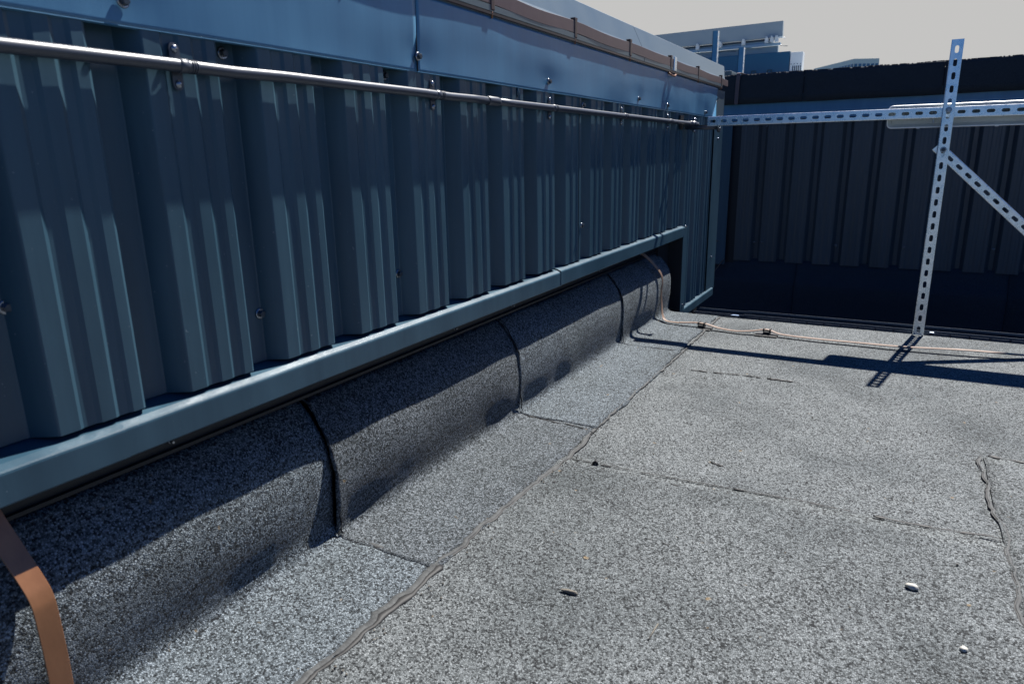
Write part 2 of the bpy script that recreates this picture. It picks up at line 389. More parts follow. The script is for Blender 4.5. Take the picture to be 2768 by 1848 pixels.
# ------------------------------------------------------------------ left clad wall
CX = -.94; FX = -.9365; PITCH = .2005; E0 = .586
wall = thing('clad_wall', (-1.0, 1.5, 0), 'long anthracite ribbed steel wall on the left with blue-grey fascia and sloping sill, in grazing sun', 'wall')
def profile(y0, y1, crest, depth, pitch, edge0, cw, web1, web2, x0):
    """(y, x) polyline of the trapezoidal sheet; edge0 = y of one right-hand crest edge"""
    P = []
    k0 = math.floor((y0 - edge0) / pitch) - 1; k1 = math.ceil((y1 - edge0) / pitch) + 1
    for k in range(k0, k1):
        e_ = edge0 + k * pitch; s = e_ - cw; g_ = .0032
        P += [(s - .0012, x0 - .002), (s, x0 - .0006), (s + .0015, x0)]
        for a, b in ((.22, .46), (.62, .83)):
            P += [(s + cw * a, x0), (s + cw * a + .006, x0 - g_), (s + cw * b - .006, x0 - g_), (s + cw * b, x0)]
        P += [(e_ - .0060, x0), (e_ - .0015, x0 - .0026), (e_, x0 - .0060), (e_ + web1, x0 - depth + .001), (e_ + web1 + .002, x0 - depth),
              (e_ + pitch - cw - web2 - .002, x0 - depth), (e_ + pitch - cw - web2, x0 - depth + .001)]
    def at(yv):
        for a, b in zip(P, P[1:]):
            if a[0] <= yv <= b[0]: return a[1] + (b[1] - a[1]) * (yv - a[0]) / (b[0] - a[0])
        return x0
    Q = [(y0, at(y0))] + [p for p in P if y0 < p[0] < y1] + [(y1, at(y1))]
    return Q
def sheet(y0, y1, z0, z1, dx, name='cladding_sheet'):
    prof = profile(y0, y1, 0, .034, PITCH, E0, .125, .015, .0205, CX + dx)
    nzs = 22; rows = []
    for j in range(nzs + 1):
        z = z0 + (z1 - z0) * j / nzs
        rows.append([(x + .0008 * nz(y * 3, z * 3, 4) + (.0005 * nz(y * 14, z * 5, 8)), y, z) for y, x in prof])
    b = MB(); b.grid(rows, False)
    return b.build(name, M_steel, wall, .0008, -1)
sheet(-2.4, 2.168, .412, 1.08, 0)
sheet(2.1695, 3.455, .412, 1.08, .001)
sheet(3.4555, 3.98, -.036, 1.08, .001)
s = MB(); s.box((CX - .02, 2.1682, .412), (CX + .0008, 2.1696, .94)); s.build('sheet_lap', M_darkgap, wall)
core = MB(); core.box((-1.9, -2.4, -12), (-1.03, 4.2, 1.12)); core.build('wall_core', M_darkgap, wall)  # unseen mass behind the sheets, added to block light

# fascia: two panels, oil-canned and dimpled round the screws
FSCREWS = [(-.02, .966), (.64, .967), (1.30, .967), (1.939, .965), (2.738, .963), (3.122, .957), (3.80, .957)]
def fascia(y0, y1, dx, taper=False):
    n = int((y1 - y0) / .012); rows = []
    zs = [.937 + (1.09 - .937) * i / 26 for i in range(27)]
    for z in zs:
        row = []
        for j in range(n + 1):
            y = y0 + (y1 - y0) * j / n
            x = FX + dx + .0018 * nz(y * 2.7, z * 9, 1) + .0004 * nz(y * 9, z * 16, 2)
            b_ = (1.09 - z) / .153
            x += .0015 * b_ * b_ * math.sin(2 * math.pi * (y - 1.30) / .62 - 1.2) * 1.25
            for sy, sz in FSCREWS:
                d2 = ((y - sy) / .055) ** 2 + ((z - sz) / .035) ** 2
                if d2 < 9: x -= .0022 * math.exp(-d2)
            yy = y
            if taper and j == n: yy = y - (1.038 - min(z, 1.038)) * 1.1
            row.append((x, yy, z))
        rows.append(row)
    b = MB(); b.grid(rows, True)
    # folded hem at the bottom
    b.grid([[(p[0], p[1], p[2]) for p in rows[0]], [(p[0] - .006, p[1], p[2] - .0015) for p in rows[0]]], False)
    return b.build('fascia_panel', M_fascia, wall, .0008, -1)
fascia(-2.4, 1.2975, .0)
fascia(1.2990, 4.03, .0004, True)
s = MB(); s.box((FX - .006, 1.2976, .938), (FX - .0004, 1.2989, 1.09)); s.build('panel_gap', M_darkgap, wall)
for sy, sz in FSCREWS: dome_screw((FX - .0015, sy, sz), (1, 0, 0), wall)
# valley and crest screws
for y, z in ((.444, .587), (.838, .498), (1.235, .508), (.822, .925), (1.2275, .925), (.03, .56)): dome_screw((CX - .034, y, z), (1, 0, 0), wall, .006, .010)
for y, z in ((2.195, .913), (2.192, .528)): dome_screw((CX + .001, y, z), (1, 0, 0), wall)
# dimple rivet on a crest
d = MB(); bmx = bmesh.new(); bmesh.ops.create_icosphere(bmx, subdivisions=3, radius=1)
d.bm(bmx, Matrix.Translation((CX - .001, 1.755, .925)) @ Matrix.Diagonal((.004, .006, .013, 1)), True); d.build('sheet_dent', M_steel, wall)

# sill flashing, two lengths
def sill(y0, y1, z0, z1, dx, name='sill_flashing', hook=True):
    P = [(-.985 + dx, z1 + .020), (-.940, z1 + .0110), (-.9300 + dx, z1 + .0060), (-.9282 + dx, z1 + .0038), (-.9275 + dx, z1 + .001), (-.9275 + dx, z0 + .002), (-.929 + dx, z0), (-.940 + dx, z0 - .0005)]
    n = max(2, int((y1 - y0) / .03)); rows = []
    for j in range(n + 1):
        y = y0 + (y1 - y0) * j / n
        rows.append([(x + .0008 * nz(y * 4, z * 3), y, z + .0008 * nz(y * 5, 3)) for x, z in P])
    b = MB(); b.grid(rows, False)
    return b.build(name, M_steel, wall, .0009, -1)
sill(-2.4, .541, .353, .392, .0015)
sill(.536, 2.008, .353, .392, 0)
sill(2.003, 3.455, .355, .396, .0012)
sill(3.50, 4.15, -.064, -.028, 0, 'bottom_flashing')
# dark recess and ledger strip under the sill
s = MB(); s.box((-1.03, -2.4, .30), (-1.016, 3.455, .395)); s.box((-1.016, -2.4, .296), (-1.008, 3.43, .302)); s.build('recess_strip', M_darkgap, wall)
for y in (1.51, 1.83, 2.55, .66, 3.05): dome_screw((-1.014, y, .315), (1, 0, 0), wall, .003, .004, M_chrome)
# trim down the cut-out, its return panel and the corner trim
s = MB(); s.box((-.950, 3.446, -.05), (-.9285, 3.523, .398)); s.build('jamb_trim', M_steel, wall)
s = MB(); s.box((-1.06, 3.440, -.10), (-.9300, 3.4455, .372)); s.build('return_panel', M_darkgap, wall)  # the shade on this panel is put into its near-black colour
s = MB(); s.box((-1.02, 3.27, -.1), (-1.0, 3.44, .36)); s.build('recess_back', M_darkgap, wall)
s = MB(); s.box((-.9385, 4.012, -.03), (-.9370, 4.21, .9365)); s.box((-1.06, 4.2105, -.03), (-.9370, 4.212, 1.085)); s.build('corner_trim', M_steel, wall)
s = MB(); s.box((-.9386, 4.035, .9367), (-.9376, 4.21, 1.085)); s.build('corner_trim', M_coping, wall)
s = MB(); s.box((-1.03, 3.985, -.03), (-.965, 4.010, 1.085)); s.build('corner_gap', M_darkgap, wall)
for y, z in ((4.10, .945), (4.10, .83), (4.10, .17), (3.47, .405), (3.485, .005)): dome_screw(((-.937 if y > 3.6 else -.9285), y, z), (1, 0, 0), wall, .004, .006, M_chrome)

# coping above the fascia
def coping(y0, y1, dx=0):
    P = [(-.946, 1.089), (-.9375 + dx, 1.0895), (-.9335 + dx, 1.1015), (-.9305 + dx, 1.1020), (-.9305 + dx, 1.1150), (-.9335 + dx, 1.1165), (-.9345 + dx, 1.145), (-.942 + dx, 1.155), (-.979 + dx, 1.231), (-.984 + dx, 1.234), (-1.35, 1.243)]
    n = max(2, int((y1 - y0) / .05))
    b = MB(); b.grid([[(x + .0010 * nz(y0 + (y1 - y0) * j / n * 2, z * 5, 3), y0 + (y1 - y0) * j / n + ((z - 1.1) * 1.85 if j == n and y1 > 4 else 0), z) for x, z in P] for j in range(n + 1)], False)
    return b.build('coping', M_coping, wall, .001, -1)
coping(-2.4, 2.770); coping(2.774, 4.10)
s = MB(); s.box((-1.3, 2.7698, 1.094), (-.9365, 2.7742, 1.150)); 
for k in range(12):
    t0, t1 = k / 12, (k + 1) / 12
    s.box((-1.2, 2.7698, 1.155 + t0 * .076), (-.9440 - t0 * .037, 2.7742, 1.155 + t1 * .074))
s.build('coping_gap', M_darkgap, wall)
s = MB(); s.quad((-.9335, 4.099, 1.10), (-.9345, 4.182, 1.145), (-.942, 4.201, 1.155), (-.979, 4.341, 1.231), (-1.35, 4.363, 1.243), (-1.35, 4.099, 1.10)); s.build('coping_end', M_coping, wall, .001)
s = MB(); s.box((-.9400, -2.4, 1.0930), (-.9308, 4.12, 1.1012), bev=.0012); s.build('drip_edge', M_brownd, wall)


# ------------------------------------------------------------------ brown conductor tape clipped along the coping
tp = thing('conductor_tape', (-.93, 2.0, 1.13), 'brown flat tape running along the grey coping atop the left wall, held by dark clips', 'conductor tape')
CLIPS = [.10, .60, 1.10, 1.610, 2.115, 2.614, 3.133, 3.597, 4.087]
pts = []
for k in range(160):
    y = -.4 + 4.64 * k / 159
    ph = 0; 
    for a, b in zip([-.4] + CLIPS, CLIPS + [4.30]):
        if a <= y <= b: ph = math.sin(math.pi * (y - a) / (b - a)); t = (y - a) / (b - a)
    pts.append((-.9313 + .0014 * ph, y, 1.134 - .004 * ph * math.sin(3 * t) + .0025 * nz(y * 3, 7)))
m1 = [p for p in pts if p[1] < 3.19]; m2 = [p for p in pts if p[1] > 3.18]
b = MB(); b.ribbon(m1, (0, 0, 1), .034, .0022); b.build('tape', M_brown, tp)
b = MB(); b.ribbon([(p[0], p[1], p[2] - .001) for p in m2], (0, 0, 1), .032, .0022); b.build('tape', M_brown, tp)
for y in CLIPS:
    b = MB(); b.box((-.9345, y - .009, 1.104), (-.9280, y + .009, 1.158), bev=.002); b.box((-.956, y - .010, 1.1555), (-.9282, y + .010, 1.161), bev=.001)
    c = b.build('clip', M_brownd, tp)
    b = MB(); b.tube([(-.9320, y, 1.086), (-.9320, y, 1.104)], .0025, 10); b.build('clip_screw', M_strap, c)
b = MB(); b.box((-.9335, 3.17, 1.100), (-.9260, 3.205, 1.160), bev=.003); b.build('joint_sleeve', M_galv, tp)
b = MB(); b.tube([(-.932, 3.10, 1.089), (-.924, 3.13, 1.080), (-.922, 3.16, 1.079), (-.928, 3.20, 1.088)], .004, 8); b.build('wire_loop', M_strap, tp)

# ------------------------------------------------------------------ conduit
cd = thing('conduit', (-.9265, 1.8, .892), 'glossy dark plastic conduit pipe clamped along the upper part of the ribbed left wall', 'conduit')
PX, PZ = -.9260, .892
b = MB(); b.tube([(PX, -1.6 + .1 * k, PZ + .0006 * nz(k * .5, 2) + (.0005 if k % 6 else -.0008)) for k in range(32)] + [(PX, 1.585, PZ)], .0092, 24); b.build('pipe', M_pipe, cd)
b = MB(); b.tube([(PX, 1.585 + .1 * k, PZ + .0006 * nz(k * .5, 9)) for k in range(19)] + [(PX, 3.47, PZ)], .0090, 24); b.build('pipe', M_pipe, cd)
b = MB(); b.tube([(PX, 1.565, PZ), (PX, 1.567, PZ), (PX, 1.615, PZ), (PX, 1.622, PZ)], [.0108, .0114, .0112, .0100], 24); b.build('coupling', M_pipe, cd)
def clamp(y):
    r_ = MB()
    pts = []
    for k in range(25):
        a = math.pi * k / 24
        pts.append((0, math.cos(a), math.sin(a)))
    # two eared plate: stadium shape in the wall plane
    pr = []
    for k in range(13): a = -math.pi / 2 + math.pi * k / 12; pr.append((math.sin(a) * .0085, .0240 + math.cos(a) * .0085))
    pr2 = [(-a, -b_) for a, b_ in pr]
    loop = pr + pr2
    x0, x1 = CX + .0008, CX + .0030
    for xx, rev in ((x1, False),): r_.quad(*[(xx, y + a, PZ + b_) for a, b_ in loop])
    for a, b_ in zip(loop, loop[1:] + loop[:1]): r_.quad((x0, y + a[0], PZ + a[1]), (x0, y + b_[0], PZ + b_[1]), (x1, y + b_[0], PZ + b_[1]), (x1, y + a[0], PZ + a[1]))
    # saddle band over the pipe
    c = r_.build('clamp', M_pipe, cd)
    s_ = MB(); s_.tube([(PX, y - .006, PZ), (PX, y - .005, PZ), (PX, y + .008, PZ), (PX, y + .009, PZ)], [.0094, .0104, .0104, .0094], 24); s_.build('saddle_band', M_pipe, c)
    for dy in (.013, .017, .021):
        s_ = MB(); s_.tube([(PX, y + dy, PZ), (PX, y + dy + .0022, PZ)], .0100, 24); s_.build('ring', M_pipe, c)
    for sgn in (1, -1):
        s_ = MB(); bm_ = bmesh.new(); bmesh.ops.create_uvsphere(bm_, u_segments=16, v_segments=10, radius=1)
        s_.bm(bm_, Matrix.Translation((x1, y, PZ + sgn * .0240)) @ Matrix.Diagonal((.0042, .0055, .0060, 1)), True); s_.build('clamp_screw', M_chrome, c)
for y in (.06, .708, 1.348, 1.945, 2.552, 3.135): clamp(y)
# fittings at the far end
b = MB(); b.tube([(PX, 3.46, PZ), (PX, 3.462, PZ), (PX, 3.50, PZ), (PX, 3.503, PZ), (PX, 3.52, PZ), (PX, 3.523, PZ), (PX, 3.545, PZ)], [.010, .013, .013, .0105, .0105, .014, .014], 20); b.build('end_fitting', M_pipe, cd)
b = MB(); b.tube([(PX, 3.548, PZ), (PX, 3.552, PZ)], .0145, 20); b.tube([(PX, 3.553, PZ), (PX, 3.60, PZ)], .010, 16); b.build('end_collar', M_chrome, cd)
for z in (.915, .862):
    b = MB(); bm_ = bmesh.new(); bmesh.ops.create_uvsphere(bm_, u_segments=14, v_segments=8, radius=.008); b.bm(bm_, Matrix.Translation((CX + .006, 3.575, z)), True); b.build('clamp_screw', M_chrome, cd)

# ------------------------------------------------------------------ slotted strut frame
def strut(length, w=.041, d=.021, pitch=.0475, first=.024, slot=(.0135, .0066), t=.0025, lip=.0055):
    """U channel along +Z, slotted web facing -Y, open at the back"""
    b = MB(); n = 24
    loopi = []
    sl, sr = slot
    for k in range(n):
        a = 2 * math.pi * k / n
        cx_, cz_ = math.cos(a), math.sin(a)
        loopi.append((sr * cx_, (sl - sr) * (1 if cz_ > 1e-6 else (-1 if cz_ < -1e-6 else 0)) + sr * cz_))
    cells = int((length - first) / pitch)
    zc = [first + i * pitch for i in range(cells + 1) if first + i * pitch + .016 < length]
    bounds = [0] + [(a + b_) / 2 for a, b_ in zip(zc, zc[1:])] + [length]
    for z_c, za, zb in zip(zc, bounds, bounds[1:]):
        outer = []
        for (px, pz) in loopi:
            a = math.atan2(pz, px)
            hx = w / 2 - .003; dx = math.cos(a); dz = math.sin(a)
            up_ = zb - z_c; dn = z_c - za
            tx = hx / abs(dx) if abs(dx) > 1e-6 else 1e9
            tz = (up_ if dz > 0 else dn) / abs(dz) if abs(dz) > 1e-6 else 1e9
            tt = min(tx, tz); outer.append((dx * tt, dz * tt))
        # snap nearest points to the corners so the cell is a true rectangle
        for cxn, czn in ((1, zb - z_c), (-1, zb - z_c), (1, za - z_c), (-1, za - z_c)):
            cx2 = cxn * (w / 2 - .003)
            i_ = min(range(n), key=lambda i: (outer[i][0] - cx2) ** 2 + (outer[i][1] - czn) ** 2); outer[i_] = (cx2, czn)
        for y in (0, t):
            for i in range(n):
                j = (i + 1) % n
                b.quad((loopi[i][0], y, z_c + loopi[i][1]), (loopi[j][0], y, z_c + loopi[j][1]), (outer[j][0], y, z_c + outer[j][1]), (outer[i][0], y, z_c + outer[i][1]))
        for i in range(n):
            j = (i + 1) % n
            b.quad((loopi[i][0], 0, z_c + loopi[i][1]), (loopi[j][0], 0, z_c + loopi[j][1]), (loopi[j][0], t, z_c + loopi[j][1]), (loopi[i][0], t, z_c + loopi[i][1]))
    # rounded corners, flanges and lips
    h = w / 2
    for sg in (1, -1):
        prof = [(sg * (h - .003), 0), (sg * (h - .0012), .0005), (sg * (h - .0003), .0015), (sg * h, .003), (sg * h, d), (sg * (h - lip), d), (sg * (h - lip), d - .004),
                (sg * (h - lip + .002), d - .004), (sg * (h - lip + .002), d - t), (sg * (h - t), d - t), (sg * (h - t), t), (sg * (h - .003), t)]
        rows = [[(x, y, z) for x, y in prof] for z in (0, length)]
        i0 = len(b.v); b.grid(rows, False)
        b.f.append(tuple(i0 + q for q in range(len(prof)))); b.sm.append(False)
        b.f.append(tuple(i0 + len(prof) + q for q in reversed(range(len(prof))))); b.sm.append(False)
    return b
def strut_obj(name, length, mtx, parent, m=M_galv, **k):
    b = strut(length, **k); b.v = [mtx @ v for v in b.v]
    return b.build(name, m, parent)
fr = thing('metal_frame', (.124, 3.30, 0), 'galvanised slotted steel frame with upright post, long horizontal rail and slanting brace', 'metal frame')
strut_obj('post', 1.152, Matrix.Translation((.1215, 3.296, .002)), fr)
RY = 3.3185
# rail: local Z -> world X
rot = Matrix(((0, 0, 1, 0), (0, 1, 0, 0), (-1, 0, 0, 0), (0, 0, 0, 1)))
def railm(x, y, z): return Matrix.Translation((x, y, z)) @ rot
strut_obj('rail', 2.2, railm(-.808, RY, .8925), fr, d=.041)
ang = math.atan2(-.455, .5)
bv = Vector((.345, 0, -.325)).normalized()
bx = Vector((0, 1, 0)).cross(bv)
bm_ = Matrix(((bx.x, 0, bv.x, .098), (0, 1, 0, RY + .0005), (bx.z, 0, bv.z, .766), (0, 0, 0, 1)))
strut_obj('brace', 1.09, bm_, fr, d=.021)
for (x, z, m) in ((.1222, .900, M_chrome), (.1222, .752, M_screw)):
    dome_screw((x, 3.2955, z), (0, -1, 0), fr, .0075, .011, m, 'bolt')
# wall mount at the rail's left end
b = MB(); b.box((-.935, RY + .006, .874), (-.808, RY + .040, .878)); b.box((-.936, RY + .0, .862), (-.932, RY + .055, .925)); b.build('wall_bracket', M_black, fr)
b = MB(); b.tube([(-.935, 3.42, .872), (-.785, 3.42, .868)], .0095, 16); b.tube([(-.785, 3.42, .866), (-.782, 3.42, .866), (-.776, 3.42, .866), (-.773, 3.42, .866)], [.018, .020, .020, .017], 24); c = b.build('mounting_tube', M_pipe, fr)
b = MB(); b.tube([(-.7725, 3.408, .862), (-.769, 3.408, .862)], .004, 10); b.build('flange_screw', M_chrome, c)

# ------------------------------------------------------------------ linear light fitting behind the rail
lt = thing('light_fitting', (.5, 3.40, .84), 'long white and grey linear light fitting with rounded ends hung behind the slotted rail', 'light fitting')
def rrect(x0, x1, z0, z1, r, y, n=8):
    P = []
    for cx_, cz_, a0 in ((x1 - r, z1 - r, 0), (x0 + r, z1 - r, 90), (x0 + r, z0 + r, 180), (x1 - r, z0 + r, 270)):
        for k in range(n + 1): a = R(a0 + 90 * k / n); P.append((cx_ + r * math.cos(a), y, cz_ + r * math.sin(a)))
    return P
LX0, LX1, LZ0, LZ1 = -.088, 1.18, .838, .928
ya = RY + .0415
b = MB(); b.grid([rrect(LX0, LX1, LZ0, LZ1, .018, y) for y in (ya + .012, ya + .002)] + [rrect(LX0 + .0012, LX1 - .0012, LZ0 + .0012, LZ1 - .0012, .017, ya), rrect(LX0 + .0045, LX1 - .0045, LZ0 + .0045, LZ1 - .0045, .014, ya), rrect(LX0 + .0045, LX1 - .0045, LZ0 + .0045, LZ1 - .0045, .014, ya + .010)], False, True)
b.build('rim', M_white, lt)
b = MB(); b.quad(*rrect(LX0 + .004, LX1 - .004, LZ0 + .004, LZ1 - .004, .0145, ya + .006)); b.grid([rrect(LX0 + .016, LX1 - .016, LZ0 + .014, LZ1 - .014, .008, ya + .006), rrect(LX0 + .019, LX1 - .019, LZ0 + .017, LZ1 - .017, .006, ya + .002)], False, True); b.quad(*rrect(LX0 + .019, LX1 - .019, LZ0 + .017, LZ1 - .017, .006, ya + .002))
for z in (.848, .853): b.box((LX0 + .03, ya + .003, z), (LX1 - .03, ya + .0058, z + .0015))
b.build('housing_back', M_lamp, lt)
b = MB(); b.grid([rrect(LX0 + .002, LX1 - .002, LZ0 + .002, LZ1 - .002, .016, ya + .012), rrect(LX0 + .006, LX1 - .006, LZ0 + .006, LZ1 - .006, .014, ya + .055), rrect(LX0 + .014, LX1 - .014, LZ0 + .016, LZ1 - .016, .012, ya + .082)], False, True); b.quad(*rrect(LX0 + .014, LX1 - .014, LZ0 + .016, LZ1 - .016, .012, ya + .082)); b.build('housing', M_white, lt)
for x in (.02, .285, .56):
    b = MB(); b.box((x, ya - .001, .8355), (x + .012, ya + .020, .8395), bev=.001); b.build('catch', M_white, lt)
for x_ in (.075, .13):
    b = MB(); b.box((x_, ya - .0005, .856), (x_ + .0025, ya + .0018, .918)); b.build('wire', M_chrome, lt)

# ------------------------------------------------------------------ flat straps
def smooth(pts, n=10):
    out = []; P = [Vector(p) for p in pts]; P = [P[0] * 2 - P[1]] + P + [P[-1] * 2 - P[-2]]
    for i in range(1, len(P) - 2):
        for k in range(n):
            t = k / n; a, b_, c, d_ = P[i - 1:i + 3]
            out.append(.5 * ((2 * b_) + (c - a) * t + (2 * a - 5 * b_ + 4 * c - d_) * t * t + (-a + 3 * b_ - 3 * c + d_) * t ** 3))
    out.append(P[-2]); return out
st = thing('flat_strap', (-.6, 3.03, 0), 'thin pinkish-brown strap coming down the upstand and crossing the roof before the post', 'strap')
pa = smooth([(-1.00, 2.86, .400), (-.985, 2.93, .352), (-.962, 3.03, .295), (-.938, 3.105, .232), (-.930, 3.125, .19), (-.933, 3.125, .13), (-.931, 3.13, .08), (-.915, 3.10, .032), (-.885, 3.06, .016), (-.82, 3.045, .016)])
b = MB(); b.ribbon(pa, (0, 1, 0), .018, .003); b.build('strap_drop', M_strap2, st)
pb = smooth([(-.82, 3.045, .018), (-.72, 3.048, .024), (-.64, 3.035, .012), (-.565, 3.022, .010), (-.50, 3.03, .016), (-.442, 3.045, .024), (-.38, 3.032, .012), (-.25, 3.020, .011), (-.1, 3.02, .012), (.07, 3.020, .014), (.28, 3.04, .020), (.46, 3.065, .016), (.75, 3.08, .018), (1.2, 3.08, .018)])
b = MB(); b.ribbon(pb, (0, 1, 0), .020, .003); b.build('strap_run', M_strap2, st)
for x in (-.72, -.442):
    b = MB(); b.box((x - .045, 3.005, .002), (x + .045, 3.085, .0055), bev=.001); b.box((x - .014, 3.026, .005), (x + .014, 3.066, .019), bev=.002)
    b.box((x - .016, 3.030, .018), (x - .010, 3.062, .030), bev=.001); b.box((x + .010, 3.030, .018), (x + .016, 3.062, .030), bev=.001); b.build('strap_holder', M_black, st)

s2 = thing('flat_strap', (-.93, .39, 0), 'wide brown strap bent over the upstand at the lower left, upper half in shade', 'strap')
pc = smooth([(-1.01, .372, .420), (-.985, .376, .345), (-.955, .384, .283), (-.932, .390, .238), (-.924, .3925, .215), (-.921, .393, .19), (-.920, .393, .12), (-.921, .392, .05), (-.918, .39, .018), (-.90, .39, .011), (-.80, .39, .011)])
b = MB(); b.ribbon(pc, (0, 1, 0), .0285, .0022); b.build('strap', M_strap, s2)

s3 = thing('hanging_strap', (-1.2, 5.82, 1.11), 'short brown strap hanging over the dark parapet beside the coping end', 'strap')
b = MB(); b.ribbon(smooth([(-1.199, 6.05, 1.345), (-1.199, 5.90, 1.343), (-1.199, 5.828, 1.338), (-1.2, 5.815, 1.318), (-1.203, 5.814, 1.20), (-1.205, 5.814, 1.110)], 6), (1, 0, 0), .028, .003); b.build('strap', M_brown, s3)
s4 = thing('looped_strap', (-1.29, 5.86, -.2), 'orange-brown strap looping out beneath the far corner of the ribbed walls', 'strap')
b = MB(); b.ribbon(smooth([(-1.235, 5.89, -.09), (-1.262, 5.85, -.14), (-1.300, 5.83, -.20), (-1.36, 5.82, -.28), (-1.42, 5.81, -.42)], 6), (0, 1, .1), .028, .003); b.build('strap', M_strap, s4)

# ------------------------------------------------------------------ back wall
BY = 5.90
bw = thing('clad_wall', (0, 6.0, -.6), 'shaded dark ribbed wall across the far side beneath a black felt parapet', 'wall')
prof = profile(-1.192, 8, 0, .034, .2005, -.035, .126, .022, .022, 0)
rows = []
for j in range(9):
    z = -.105 + (1.05 + .105) * j / 8
    rows.append([(a, BY - x_ + .001 * nz(a * 2, z * 3), z) for a, x_ in prof])
b = MB(); b.grid(rows, False); b.build('cladding_sheet', M_charcoal, bw, .0008, 1)
b = MB(); b.box((-2.4, BY - .031, -.142), (-1.230, BY - .028, 1.05)); b.build('corner_trim', M_steel, bw)
b = MB(); b.box((-2.4, BY + .001, -.13), (-1.165, BY + .03, 1.05)); b.build('corner_gap', M_darkgap, bw)
b = MB(); b.box((-2.4, BY - .037, .989), (8, BY - .0335, 1.17)); b.build('fascia', M_fascia, bw)
b = MB(); b.box((-2.4, BY + .075, -12), (8, BY + .45, 1.30)); b.build('wall_core', M_darkgap, bw)
for x, z in ((-1.296, .052), (-1.01, .047), (-.949, .048), (-.407, .047), (.054, .053), (.601, .065), (-.976, .947)):
    dome_screw((x, BY - .031 if x < -1.2 else BY - .001, z), (0, -1, 0), bw, .0055, .009, M_screw)
# felt band over the parapet, in lengths
cuts = [-2.4, -.727, .161, 1.083, 2.08, 8]
for i, (xa, xb) in enumerate(zip(cuts, cuts[1:])):
    n = max(6, int((xb - xa) / .028)); rows = []
    P = [(5.853, 1.110), (5.830, 1.112), (5.828, 1.163), (5.828, 1.232), (5.828, 1.294), (5.831, 1.312), (5.838, 1.319), (5.91, 1.324), (6.30, 1.33)]
    for j in range(n + 1):
        x = xa + .0016 + (xb - xa - .0032) * j / n
        rows.append([(x, y + .0035 * nz(x * 3, z * 7, i), z + (.003 * nz(x * 6, 5) + .0018 * nz(x * 31, 6) + .0055 if z > 1.28 else .003 * nz(x * 4, 2)) + max(0, x) * .010) for y, z in P])
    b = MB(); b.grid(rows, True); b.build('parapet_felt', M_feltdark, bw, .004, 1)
# ragged pale slivers standing in for the sunlit top edge of the felt
for k in range(90):
    x = -1.29 + k * .025 + random.uniform(-.006, .006); hgt = random.uniform(.0004, .0018); l_ = random.uniform(.008, .040)
    zt = 1.327 + .003 * nz(x * 6, 5) + .0018 * nz(x * 31, 6) + max(0, x) * .010
    b = MB(); b.box((x, 5.838, zt - .0015), (x + l_, 5.866, zt + hgt)); b.build('felt_edge_highlight', M_strap2, bw)
# upstand at its foot
P = [(5.916, -.087), (5.90, -.156), (5.88, -.198), (5.85, -.239), (5.838, -.256), (5.832, -.278), (5.830, -.35), (5.828, -.5), (5.82, -.57), (5.79, -.60), (5.6, -.6045)]
for xa, xb, nm in ((-2.4, -.676, 1), (-.673, .72, 2), (.723, 8, 3)):
    n = 40; b = MB()
    b.grid([[(xa + (xb - xa) * j / n, y + .004 * nz(j * .2, z * 8, nm), z + .003 * nz(j * .3, 3, nm)) for y, z in P] for j in range(n + 1)], True)
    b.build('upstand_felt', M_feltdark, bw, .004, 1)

# ------------------------------------------------------------------ cable tray
tr = thing('cable_tray', (-.2, 3.38, -.06), 'narrow grey metal cable tray with ladder-like side lying along the far roof edge', 'cable tray')
def tray(x0, x1, y, z, nm):
    b = MB(); b.box((x0, y, z - .0085), (x1, y + .0018, z)); b.box((x0, y + .09, z - .0085), (x1, y + .0918, z)); b.box((x0, y, z - .058), (x1, y + .0918, z - .056)); b.build('rim', M_tray, tr)
    p = x0 + .004
    while p < min(x1, .75) - .05:
        b = MB(); b.box((p, y + .0004, z - .055), (p + .064, y + .0014, z - .0105)); b.build('side_plate', M_tray, tr)
        b = MB(); b.box((p - .002, y - .001, z - .056), (p, y + .003, z - .0085)); b.build('rung', M_black, tr); p += .070
tray(-.835, -.58, 3.372, .004, 1); tray(-.600, .62, 3.369, .0085, 2); tray(.61, 3.2, 3.372, .013, 3)
b = MB(); b.quad((-.66, 3.362, .002), (-.62, 3.363, .002), (-.625, 3.368, .0035), (-.65, 3.368, .0038)); o = b.build('blue_wrapper_scrap', M_scrap, None, .0008); tag(o, 'small pale blue scrap of film caught at the cable tray near its left end', 'scrap')
b = MB(); b.quad((.165, 3.360, .003), (.182, 3.359, .003), (.181, 3.366, .006), (.168, 3.366, .0055)); o = b.build('blue_wrapper_scrap', M_scrap, None, .0008); tag(o, 'tiny pale scrap on the cable tray just right of the post foot', 'scrap')

# ------------------------------------------------------------------ strut posts behind the parapet
for x, h0, h1, lb in ((-1.522, 1.31, 1.741, 'taller bluish strut post rising behind the coping'), (-1.302, 1.31, 1.593, 'shorter bluish strut post standing behind the parapet by the hanging strap')):
    t = thing('strut_post', (x, 6.38, h0), lb, 'post', 'blue strut posts behind the parapet')
    b = MB(); y = 6.38
    b.box((x - .026, y, h0), (x + .017, y + .004, h1)); b.box((x - .026, y, h0), (x - .0225, y + .05, h1)); b.build('channel', M_galvblue, t)
    b = strut(h1 - h0, w=.050, d=.008); mt = Matrix.Translation((x + .0175, y + .026, h0)) @ Matrix.Rotation(R(90), 4, 'Z'); b.v = [mt @ v for v in b.v]
    b.build('slotted_side', M_galv, t)
    b = MB(); b.box((x - .048, y - .03, 1.332), (x + .048, y + .09, 1.366), bev=.003); b.build('foot_plate', M_white, t)
rc = MB(); rc.box((-2.1, 6.45, -12), (-1.388, 7.15, 1.425), bev=.01)
tag(rc.build('raised_kerb', M_coping), 'pale sloping kerb edge just left of the shorter strut post', 'kerb')

